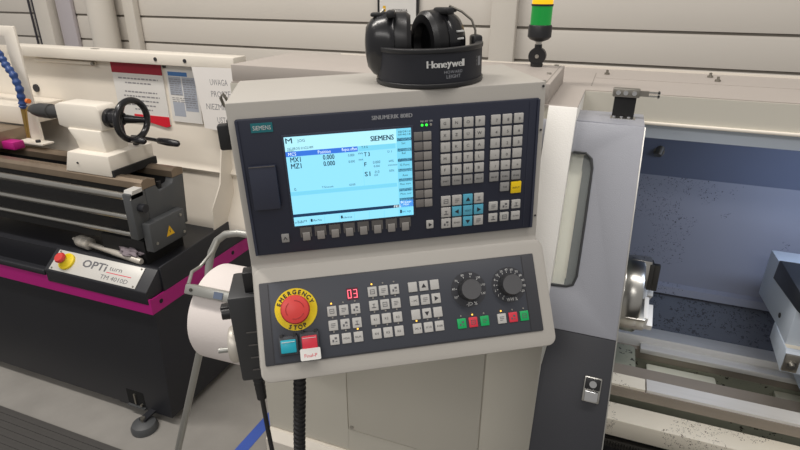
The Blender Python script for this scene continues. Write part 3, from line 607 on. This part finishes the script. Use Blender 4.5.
for s_, cx_, tiltz in ((-1, -.0435, R(-10)), (1, .0085, R(22))):
    Fc = Matrix.Translation((cx_, .012 if s_ > 0 else .004, .0500)) @ Matrix.Rotation(tiltz, 4, 'Z') @ Matrix.Diagonal((s_*1.27, 1.05, 1.0, 1))
    def cup_ring(prof, m, mbx):
        n_ = 40; vs = []; fs = []
        for x_, ry_, rz_ in prof:
            for i in range(n_):
                t = 2*math.pi*i/n_; vs.append((x_, ry_*math.cos(t), rz_*math.sin(t)))
        for k in range(len(prof)-1):
            for i in range(n_): j = (i+1) % n_; fs.append((k*n_+i, k*n_+j, (k+1)*n_+j, (k+1)*n_+i))
        fs.append(tuple(range(n_))); fs.append(tuple((len(prof)-1)*n_+i for i in range(n_)))
        mbx.add(vs, fs, m, True)
    mb = MB(Fc); cup_ring([(.004, .036, .046), (.006, .0375, .0475), (.012, .037, .047), (.022, .034, .044), (.030, .029, .038), (.036, .020, .028), (.038, .008, .012)], 'satin', mb)
    [mb.box(.014, .023, -.0366, -.033, zq, zq+.0022, 'inkw') for zq in (.006, .016)] if s_ > 0 else None
    cup = mb.build('ear_cup', E_)
    mb = MB(Fc); cup_ring([(.004, .035, .045), (.001, .0365, .0465), (-.010, .036, .046), (-.0145, .031, .041), (-.0145, .022, .030), (-.006, .018, .026), (-.004, .004, .006)], 'cushion', mb); mb.build('ear_cushion', cup)
    mb = MB(Fc); mb.box(.002, .012, -.034, .002, .040, .0495, 'black', .003); mb.box(.010, .030, -.010, .010, .041, .0465, 'black', .002); mb.build('arm_bracket', cup)
mb = MB(); mb.tube([(.034, .012, .1005), (.052, .008, .092), (.066, .004, .080), (.071, .002, .066), (.0715, .002, .050)], .0017, 'steeld', 8); mb.build('wire_arm', E_)
mb = MB(); mb.tube([(-.062, .004, .1005), (-.073, .0, .090), (-.077, -.004, .060), (-.077, -.002, .002)], .0017, 'steeld', 8); mb.build('wire_arm', E_)
mb = MB(); mb.box(.064, .079, -.012, .012, .022, .060, 'black', .004); mb.build('band_clip', E_)
mb = MB(); mb.box(-.079, -.067, -.010, .010, .022, .058, 'black', .003); mb.build('band_clip', E_)

# ================================================================== HANDWHEEL UNIT hung on pendant's left side
Hh = empty('handwheel_unit', None, 'dark grey electronic handwheel unit hung on left side of control pendant', 'handwheel', mw=PW @ Matrix.Translation((-.0095, .05, -.35)))
mb = MB(); mb.box(-.046, -.001, -.035, .050, -.082, .076, 'mpg', .004)
for zq in (.012, -.012, -.036, -.060): mb.box(-.0475, -.010, -.0372, -.034, zq-.004, zq+.001, 'steeld') if False else mb.box(-.026, -.004, -.0365, -.034, zq-.0009, zq+.0009, 'soft')
hb = mb.build('handwheel_body', Hh)
mb = MB(); mb.box(-.020, -.003, -.022, .0, .074, .110, 'black', .002); mb.build('hanging_hook', hb)
mb = MB(); mb.cyl((-.046, .0, .030), (-.064, .0, .030), .010, 'black', n=16); mb.box(-.066, -.048, -.003, .012, .0345, .043, 'black', .002); mb.build('selector_knob', hb)
mb = MB(); mb.lathe([(.030, 0), (.031, .004), (.031, .012), (.028, .016), (.012, .017)], (-.046, .006, -.034), (-1, 0, 0), 'steell', 40); wv = mb.build('dial_wheel', hb)
mb = MB(); mb.cyl((-.062, -.014, -.030), (-.078, -.014, -.030), .0045, 'galv', n=14); mb.build('crank_grip', wv)
mb = MB()
pts = [(-.022, .0, -.080), (-.022, .0, -.112)]; mb.lathe([(.0115 - .0002*i if i % 2 else .0085, -.0045*i) for i in range(17)], (-.027, .005, -.080), (0, 0, 1), 'black', 20)
mb.tube([(-.027, .005, -.14), (-.027, .006, -.17), (-.027, .007, -.23), (-.026, .009, -.30), (-.028, .010, -.40), (-.05, .010, -.60), (-.08, .01, -.95)], .0042, 'black', 10); mb.build('cable', hb)
# corrugated hose below the pendant
mb = MB(); hp = []
n_ = 300
for i in range(n_+1):
    t = i/n_; hp.append(Vector((.041-.048*t+.002*math.sin(t*9), .045+.03*t, -.352-.55*t)))
for i in range(1, 61): hp.append(Vector((-.006, .075+.08*(1-math.cos(R(1.5*i))), -.902-.08*math.sin(R(1.5*i)))))
for i in range(1, 121): hp.append(Vector((-.006, .155+.23*i/120, -.982)))
mb.tube(hp, [.0112 if (i//3) % 2 else .0086 for i in range(len(hp))], 'black', 16)
o = mb.build('cable_hose'); o.matrix_world = PW @ Matrix.Translation(o.location); tag(o, 'black corrugated cable hose hanging from underside of control pendant', 'hose')

# ================================================================== PAPER ROLL and its stand
RC = Vector((-.722, .812, 1.054)); ax = Vector((.996, .03, .0)).normalized(); RR = .101
mb = MB(); prof = [(.022, -.008), (RR-.003, -.008), (RR, -.004), (RR, .137), (RR-.003, .14), (.022, .14)]
mb.lathe(prof, RC, ax, 'drum', 64); tag(mb.build('paper_roll'), 'large white paper roll on tubular stand behind the handwheel unit', 'paper roll')
S = empty('roll_stand', (-.80, .86, 0), 'grey tubular stand with bent handle and bracket holding white paper roll', 'stand')
mb = MB(); mb.tube([(-.805, .835, .95), (-.808, .872, 1.04), (-.812, .893, 1.10), (-.808, .905, 1.135), (-.796, .915, 1.162), (-.776, .922, 1.178), (-.745, .928, 1.184), (-.68, .932, 1.184), (-.585, .932, 1.184)], .0085, 'galv', 14); mb.build('handle_tube', S)
mb = MB(); mb.tube([(-.793, .913, 1.165), (-.772, .868, 1.160), (-.778, .830, 1.140), (-.764, .79, 1.150), (-.735, .745, 1.150)], .0035, 'galv', 10); mb.build('guide_rod', S)
mb = MB(Matrix.Translation((-.722, .735, 1.142)) @ Matrix.Rotation(math.atan2(.03, .996), 4, 'Z') @ Matrix.Rotation(R(-30), 4, 'X')); mb.box(-.012, .125, -.006, .022, -.006, .014, 'galv', .003); mb.box(.058, .078, -.0075, -.005, -.003, .010, 'sticker'); mb.cyl((.004, -.008, .004), (.004, -.005, .004), .0035, 'rack', n=10); mb.build('tear_bracket', S)
mb = MB(); mb.cyl((-.790, .81, .95), (-1.12, .78, .02), .0085, 'galv', n=14); mb.build('leg', S)
mb = MB(); mb.lathe([(.17, 0), (.17, .006), (.16, .010), (.02, .012)], (-1.12, .78, .0145), (0, 0, 1), 'galv', 40); mb.build('foot_plate', S)
mb = MB(); mb.cyl(RC-ax*.03, RC+ax*.155, .012, 'galv', n=14); mb.tube([RC-ax*.022, (-.780, .835, 1.0), (-.800, .835, .955)], .007, 'galv', 10); mb.tube([RC+ax*.148, RC+ax*.148+Vector((0, .10, .02)), (-.587, .932, 1.184)], .007, 'galv', 10); mb.build('axle', S)

# ================================================================== MANUAL LATHE
L = empty('manual_lathe', (-2.0, 1.6, 0), 'manual metal lathe, dark grey with magenta stripe, white tailstock and guard', 'lathe')
mb = MB(); mb.prism([(-1.80, .04), (-1.515, .04), (-1.493, .56), (-1.80, .56)], 'y', 1.325, 1.93, 'anth')
mb.box(-1.745, -1.652, 1.3243, 1.327, .052, .128, 'hole'); mb.box(-1.705, -1.697, 1.319, 1.326, .06, .112, 'steeld'); mb.cyl((-1.668, 1.325, .064), (-1.668, 1.315, .064), .006, 'steeld', n=10); mb.box(-1.745, -1.652, 1.316, 1.327, .044, .051, 'anth2')
mb.cyl((-1.508, 1.52, .365), (-1.490, 1.52, .365), .014, 'steel', n=14); ped = mb.build('pedestal', L)
mb = MB(); mb.lathe([(.052, 0), (.053, .018), (.046, .032), (.026, .040), (.012, .042)], (-1.615, 1.268, 0), (0, 0, 1), 'anth2', 32); mb.cyl((-1.615, 1.268, .04), (-1.615, 1.268, .060), .010, 'steeld'); mb.box(-1.63, -1.60, 1.262, 1.34, .046, .054, 'anth'); mb.build('levelling_foot', L)
mb = MB(); mb.box(-3.4, -1.80, 1.325, 1.345, .045, .56, 'anth'); mb.build('front_sheet', L)  # reaches low so its dark face also stands for shaded floor under the tray
mb = MB(); mb.box(-3.4, -3.05, 1.335, 1.93, .03, .56, 'anth', .004); mb.build('pedestal', L)
mb = MB(); mb.box(-3.4, -1.488, 1.310, 1.318, .560, .625, 'magenta'); mb.box(-1.4945, -1.488, 1.318, 1.93, .560, .622, 'magenta')
for p in (1.36, 1.80): mb.cyl((-1.489, p, .595), (-1.4865, p, .595), .009, 'blackm', n=14)
mb.build('stripe', L)['label'] = 'magenta stripe band'
mb = MB(); mb.box(-3.4, -1.4945, 1.318, 1.93, .556, .60, 'anth'); mb.box(-3.4, -2.02, 1.306, 1.325, .625, .648, 'anth', .003)
mb.prism([(1.308, .625), (1.306, .655), (1.38, .716), (1.395, .716), (1.395, .60), (1.308, .60)], 'x', -2.015, -1.497, 'anth', .004)
mb.prism([(1.385, .62), (1.385, .725), (1.92, .750), (1.93, .62)], 'x', -1.499, -1.489, 'anth', .003)
mb.box(-2.6, -1.5, 1.395, 1.93, .60, .70, 'anth'); mb.build('chip_tray', L)
# nameplate on the sloping front
sl = math.atan2(.716-.655, .074)
FN = Matrix.Translation((-1.768, 1.3415, .6875)) @ Matrix.Rotation(sl, 4, 'X')
mb = MB(FN); mb.box(-.222, .217, -.043, .043, -.002, .0012, 'plate', .0008)
[mb.text('OPTi', -.015+e1, .010+e2, .0016+e3, .030, 'plategr', .120) for e1, e2, e3 in ((0, 0, 0), (.0022, 0, .0001), (0, .0015, .0002), (.0022, .0015, .0003))]; mb.text('turn', .092, .012, .0016, .018, 'plategr', .062); mb.rect(.055, .178, -.0065, -.0035, .0016, 'platered'); mb.text('TM 4010D', .105, -.025, .0016, .017, 'plategr', .135)
for x in (-.21, .205):
    for y in (-.036, .036): mb.cyl((x, y, .001), (x, y, .003), .004, 'steeld', n=10)
npl = mb.build('nameplate', L)
mb = MB(FN); mb.lathe([(.034, 0), (.034, .010), (.026, .014), (.016, .03)], (-.150, .0, .001), (0, 0, 1), 'ring', 32); mb.lathe([(.012, 0), (.020, .004), (.022, .012), (.018, .019), (.0001, .020)], (-.150, .0, .031), (0, 0, 1), 'estop', 32); mb.build('emergency_stop', npl)['label'] = 'red and yellow emergency stop'
# bed
mb = MB(); mb.box(-3.3, -1.60, 1.455, 1.50, .76, 1.005, 'blackbed'); mb.box(-3.3, -1.60, 1.60, 1.645, .80, 1.005, 'blackbed'); mb.box(-3.3, -1.60, 1.50, 1.60, .76, .90, 'blackbed'); mb.box(-1.80, -1.585, 1.42, 1.62, .70, .80, 'blackm'); bed = mb.build('bed', L)
mb = MB(); mb.prism([(1.440, 1.005), (1.440, 1.030), (1.452, 1.040), (1.475, 1.040), (1.488, 1.030), (1.506, 1.030), (1.506, 1.005)], 'x', -3.3, -1.562, 'wayold'); mb.build('front_way', bed)
mb = MB(); mb.prism([(1.595, 1.005), (1.595, 1.030), (1.612, 1.040), (1.63, 1.040), (1.655, 1.030), (1.655, 1.005)], 'x', -3.3, -1.562, 'wayold'); mb.build('rear_way', bed)
mb = MB(); mb.box(-1.600, -1.562, 1.380, 1.452, .825, 1.005, 'anth2', .004); mb.prism([(1.380, .985), (1.395, 1.015), (1.44, 1.015), (1.44, .985)], 'x', -1.60, -1.562, 'plate'); mb.prism([(1.452, .80), (1.452, 1.004), (1.506, 1.004), (1.52, .975), (1.59, .985), (1.60, 1.004), (1.655, 1.004), (1.64, .80)], 'x', -1.60, -1.562, 'anth2', .003)
mb.cyl((-1.562, 1.415, .945), (-1.535, 1.415, .945), .016, 'anth', n=18); mb.cyl((-1.58, 1.54, .975), (-1.58, 1.54, 1.005), .008, 'blackm', n=12); mb.build('end_bracket', bed)
mb = MB(); mb.box(-1.562, -1.525, 1.405, 1.588, .770, .885, 'anth2', .004); Fx = Matrix(((0, 0, 1, -1.5248), (1, 0, 0, 1.50), (0, 1, 0, .825), (0, 0, 0, 1)))
for p in ((1.428, .80), (1.572, .79), (1.565, .865)): mb.cyl((-1.525, p[0], p[1]), (-1.522, p[0], p[1]), .006, 'steel', n=12)
mb.add([Fx @ Vector(p) for p in ((-.022, -.020, .0004), (.022, -.020, .0004), (0, .020, .0004))], [(0, 1, 2)], 'warn'); mb.add([Fx @ Vector(p) for p in ((-.002, -.012, .0008), (.003, -.004, .0008), (0, -.003, .0008), (.003, .008, .0008), (-.004, -.002, .0008), (-.001, -.003, .0008))], [(0, 1, 2, 3, 4, 5)], 'ink'); mb.build('end_cover', bed)
for (y, z, r, nm) in ((1.405, .985, .014, 'lead_screw'), (1.405, .902, .011, 'feed_rod'), (1.405, .832, .009, 'control_rod')):
    mb = MB(); mb.cyl((-3.2, y, z), (-1.60, y, z), r, 'steel', n=20); mb.build(nm, bed)
# tailstock
YT, ZT = 1.53, 1.238
mb = MB(); mb.prism([(-1.975, 1.20), (-1.975, 1.278), (-1.950, 1.288), (-1.765, 1.288), (-1.752, 1.27), (-1.752, 1.195), (-1.80, 1.185), (-1.93, 1.19)], 'y', YT-.042, YT+.045, 'white', .006)
mb.prism([(-1.925, 1.195), (-1.90, 1.195), (-1.76, 1.195), (-1.745, 1.10), (-1.88, 1.10), (-1.893, 1.15)], 'y', YT-.05, YT+.06, 'white', .005)
mb.prism([(-1.935, 1.035), (-1.905, 1.115), (-1.70, 1.115), (-1.70, 1.035)], 'y', 1.442, 1.66, 'white', .004); mb.box(-1.74, -1.69, 1.445, 1.66, 1.031, 1.06, 'blackm')
mb.cyl((-1.86, 1.441, 1.075), (-1.86, 1.438, 1.075), .004, 'ink', n=8)
tsm = mb.build('tailstock', L)
mb = MB(); mb.lathe([(.025, 0), (.025, .075), (.029, .077), (.029, .10), (.028, .14), (.022, .17), (.014, .19)], (-1.975, YT, ZT), (-1, 0, 0), 'quillg', 28); mb.lathe([(.013, .19), (.012, .20)], (-1.975, YT, ZT), (-1, 0, 0), 'brass', 16); mb.build('quill', tsm)
mb = MB(); c = Vector((-1.642, YT, ZT)); mb.tube([c+Vector((0, .072*math.cos(2*math.pi*i/40), .072*math.sin(2*math.pi*i/40))) for i in range(40)], .0120, 'satin', 14, True)
mb.lathe([(.036, 0), (.036, .018), (.030, .022), (.030, .045), (.026, .06), (.012, .062)], (-1.752, YT, ZT), (1, 0, 0), 'satin', 28)
for k in range(3):
    a = R(90+120*k+18); mb.tube([(-1.70, YT+.018*math.cos(a), ZT+.018*math.sin(a)), (-1.675, YT+.045*math.cos(a), ZT+.045*math.sin(a)), (-1.648, YT+.070*math.cos(a), ZT+.070*math.sin(a))], [.018, .014, .011], 'satin', 10)
hw = mb.build('handwheel', tsm)
mb = MB(); mb.lathe([(.007, 0), (.011, .006), (.013, .03), (.012, .06), (.006, .068)], (-1.635, YT-.028, ZT-.066), (1, 0, 0), 'satin', 18); mb.build('crank_grip', hw) if False else mb.build('crank_grip', tsm)
mb = MB(); mb.tube([(-1.735, 1.60, 1.15), (-1.66, 1.60, 1.15), (-1.57, 1.585, 1.152)], .007, 'satin', 10); mb.lathe([(.007, 0), (.012, .01), (.0145, .06), (.012, .11), (.005, .118)], (-1.60, 1.59, 1.151), (.985, -.12, .01), 'satin', 18); mb.cyl((-1.72, 1.60, 1.12), (-1.72, 1.60, 1.155), .012, 'satin', n=14); mb.build('clamp_lever', tsm)
# back guard
mb = MB(); mb.prism([(1.88, 1.43), (1.88, .97), (1.872, .955), (1.862, .945), (1.866, .935), (1.875, .93), (1.87, .855), (1.80, .74), (1.80, .70), (1.806, .70), (1.806, .738), (1.878, .852), (1.886, .97), (1.886, 1.43)], 'x', -3.3, -1.40, 'guard'); mb.build('back_guard', L)
mb = MB(); mb.box(-2.66, -1.395, 1.835, 1.92, 1.392, 1.438, 'white', .004)
for x in (-2.14, -1.63, -1.78): mb.box(x-.018, x+.018, 1.86, 1.875, 1.4375, 1.4395, 'steeld') if x == -2.14 else mb.cyl((x, 1.836, 1.415), (x, 1.832, 1.415), .008, 'ink', n=12)
mb.build('guard_top_rail', L)
mb = MB(); mb.box(-2.53, -2.16, 1.862, 1.881, 1.368, 1.383, 'guard', .003); mb.cyl((-2.16, 1.862, 1.376), (-2.16, 1.852, 1.376), .008, 'steeld', n=10); mb.build('guard_bar', L)
mb = MB(); mb.cyl((-2.58, 1.88, 1.24), (-2.58, 1.872, 1.24), .018, 'ink', n=20); mb.build('hole_plug', L)
mb = MB(); mb.prism([(1.84, 1.12), (1.825, 1.06), (1.79, .92), (1.72, .83), (1.715, .74), (1.93, .74), (1.93, 1.40), (1.885, 1.40)], 'x', -1.503, -1.497, 'guard'); mb.build('guard_end_plate', L)
# carriage shield with its opening
mb = MB(); mb.prism([(-2.9, 1.54), (-2.305, 1.54), (-2.305, 1.06), (-2.375, 1.06), (-2.375, 1.50), (-2.9, 1.50)], 'y', 1.645, 1.655, 'white', .002); mb.box(-2.41, -2.25, 1.60, 1.655, 1.060, 1.066, 'white'); mb.cyl((-2.30, 1.62, 1.066), (-2.30, 1.62, 1.076), .010, 'ink', n=10); mb.build('chip_shield', L)
mb = MB(); mb.box(-2.95, -2.41, 1.67, 1.87, 1.12, 1.20, 'guard', .004); mb.box(-2.95, -2.43, 1.50, 1.67, 1.045, 1.115, 'wayold', .004); mb.box(-2.44, -2.36, 1.55, 1.60, 1.042, 1.075, 'magenta', .003); mb.build('carriage', L)
mb = MB(); hs = [Vector(p) for p in ((-2.40, 1.60, 1.49), (-2.365, 1.60, 1.435), (-2.345, 1.60, 1.395), (-2.315, 1.60, 1.355), (-2.300, 1.60, 1.30), (-2.305, 1.60, 1.24), (-2.308, 1.60, 1.215))]
pts = []
for a, b in zip(hs, hs[1:]):
    for k in range(8): pts.append(a.lerp(b, k/8))
mb.tube(pts, [.0165 if k % 4 < 2 else .0125 for k in range(len(pts))], 'bluehose', 14); mb.tube([(-2.308, 1.60, 1.215), (-2.315, 1.60, 1.17), (-2.325, 1.60, 1.09)], [.012, .010, .007], 'brass', 12); mb.cyl((-2.275, 1.60, 1.25), (-2.262, 1.60, 1.25), .010, 'orange', n=12); mb.build('coolant_hose', L)

# notices on the guard
def words(mb, F, x0, x1, y, h, m, seed):
    r = random.Random(seed); x = x0
    while x < x1-.004:
        w_ = min(r.uniform(.008, .024), x1-x); mb.add([F @ Vector(p) for p in ((x, y, 0), (x+w_, y, 0), (x+w_, y+h, 0), (x, y+h, 0))], [(0, 1, 2, 3)], m); x += w_+.005
FG = Matrix(((1, 0, 0, 0), (0, 0, -1, 1.8735), (0, 1, 0, 0), (0, 0, 0, 1)))
mb = MB(); mb.box(-2.075, -1.795, 1.874, 1.8795, 1.130, 1.388, 'paper'); mb.box(-2.075, -1.795, 1.873, 1.8745, 1.343, 1.388, 'posred'); mb.prism([(-1.99, 1.165), (-1.795, 1.165), (-1.795, 1.125), (-1.82, 1.118), (-1.90, 1.132), (-1.99, 1.135)], 'y', 1.8725, 1.8742, 'posbright')
for k, (a, b) in enumerate(((-2.045, -1.825), (-2.01, -1.86), (0, 0), (-2.02, -1.84), (-2.03, -1.83), (-2.04, -1.84), (-2.02, -1.86), (-1.98, -1.88))):
    if a: words(mb, FG, a, b, 1.318-k*.019, .006, 'textgrey', k)
tag(mb.build('safety_notice'), 'white printed notice with dark red top band on back guard', 'notice')
mb = MB(); mb.box(-1.775, -1.618, 1.874, 1.8795, 1.150, 1.385, 'paper'); mb.box(-1.765, -1.665, 1.8735, 1.8745, 1.345, 1.362, 'posblue'); mb.box(-1.765, -1.70, 1.8735, 1.8745, 1.265, 1.342, 'posgrey'); mb.box(-1.695, -1.628, 1.8735, 1.8745, 1.20, 1.342, 'posgrey'); mb.box(-1.76, -1.70, 1.8735, 1.8745, 1.175, 1.235, 'posgrey')
for k in range(8): words(mb, Matrix.Translation((0, -.0008, 0)) @ FG, -1.762, -1.705, 1.33-k*.009, .003, 'textgrey', k+20)
for k in range(13): words(mb, Matrix.Translation((0, -.0008, 0)) @ FG, -1.692, -1.632, 1.33-k*.0095, .003, 'textgrey', k+40)
for k in range(3): words(mb, FG, -1.76, -1.64, 1.252-k*.008, .003, 'textgrey', k+60)
mb.cyl((-1.775, 1.874, 1.383), (-1.775, 1.868, 1.383), .008, 'ink', n=10)
tag(mb.build('data_sheet'), 'white sheet of grey tables with blue heading, between two paper notices', 'notice')
FU = Matrix(((.9998, -.02, 0, -1.488), (0, 0, -1, 1.8295), (.02, .9998, 0, 1.272), (0, 0, 0, 1)))
mb = MB(FU); mb.prism([(-.105, .125), (.115, .125), (.115, -.125), (-.02, -.128), (-.085, -.122), (-.088, -.06)][::-1], 'z', -.0006, .0006, 'paperw')
for k, (t, wd, x) in enumerate((('UWAGA', .085, .018), ('PROSZĘ O', .125, .036), ('NIEZMIENIANIE', .19, .035), ('USTAWIEŃ', .12, .045))): mb.text(t, x, .068-k*.049, .0009, .024, 'textgrey', wd)
tag(mb.build('paper_notice'), 'white paper notice reading UWAGA taped to right end of back guard', 'notice')

# tools left lying in the chip tray
t = empty('drill_chuck', (-1.80, 1.43, .70), 'steel drill chuck with long arbor lying behind the nameplate', 'drill chuck')
d = Vector((.97, -.14, 0)).normalized(); o_ = Vector((-1.985, 1.450, .728))
mb = MB(); mb.lathe([(.006, -.02), (.010, 0), (.016, .005), (.022, .022), (.025, .026), (.025, .055), (.024, .057), (.025, .060), (.025, .090), (.018, .095)], o_, d, 'steell', 24); mb.build('chuck_body', t)
mb = MB(); mb.lathe([(.010, .095), (.011, .10), (.0115, .23), (.0125, .24), (.0125, .40), (.010, .405)], o_, d, 'steell', 20); mb.build('arbor', t)
mb = MB(); mb.lathe([(.008, 0), (.011, .01), (.012, .11), (.008, .115)], (-1.83, 1.50, .713), (.85, .35, .0), 'steeld', 16); tag(mb.build('chuck_key'), 'short dull steel bar lying behind the drill chuck', 'tool')
b = bmesh.new(); bmesh.ops.create_icosphere(b, subdivisions=4, radius=1)
for v in b.verts:
    n = v.co.copy(); k = 1+.22*math.sin(n.x*7+n.y*5)+.18*math.sin(n.y*11-n.x*3)+.1*math.sin(n.z*9+n.x*13)
    v.co = Vector((-1.655+n.x*.055*k, 1.418+n.y*.028*k, .748+n.z*.013*k))
mb = MB(); mb.bm(b, 'rag', True); tag(mb.build('rag'), 'crumpled grey cleaning rag lying over the drill chuck arbor', 'rag')
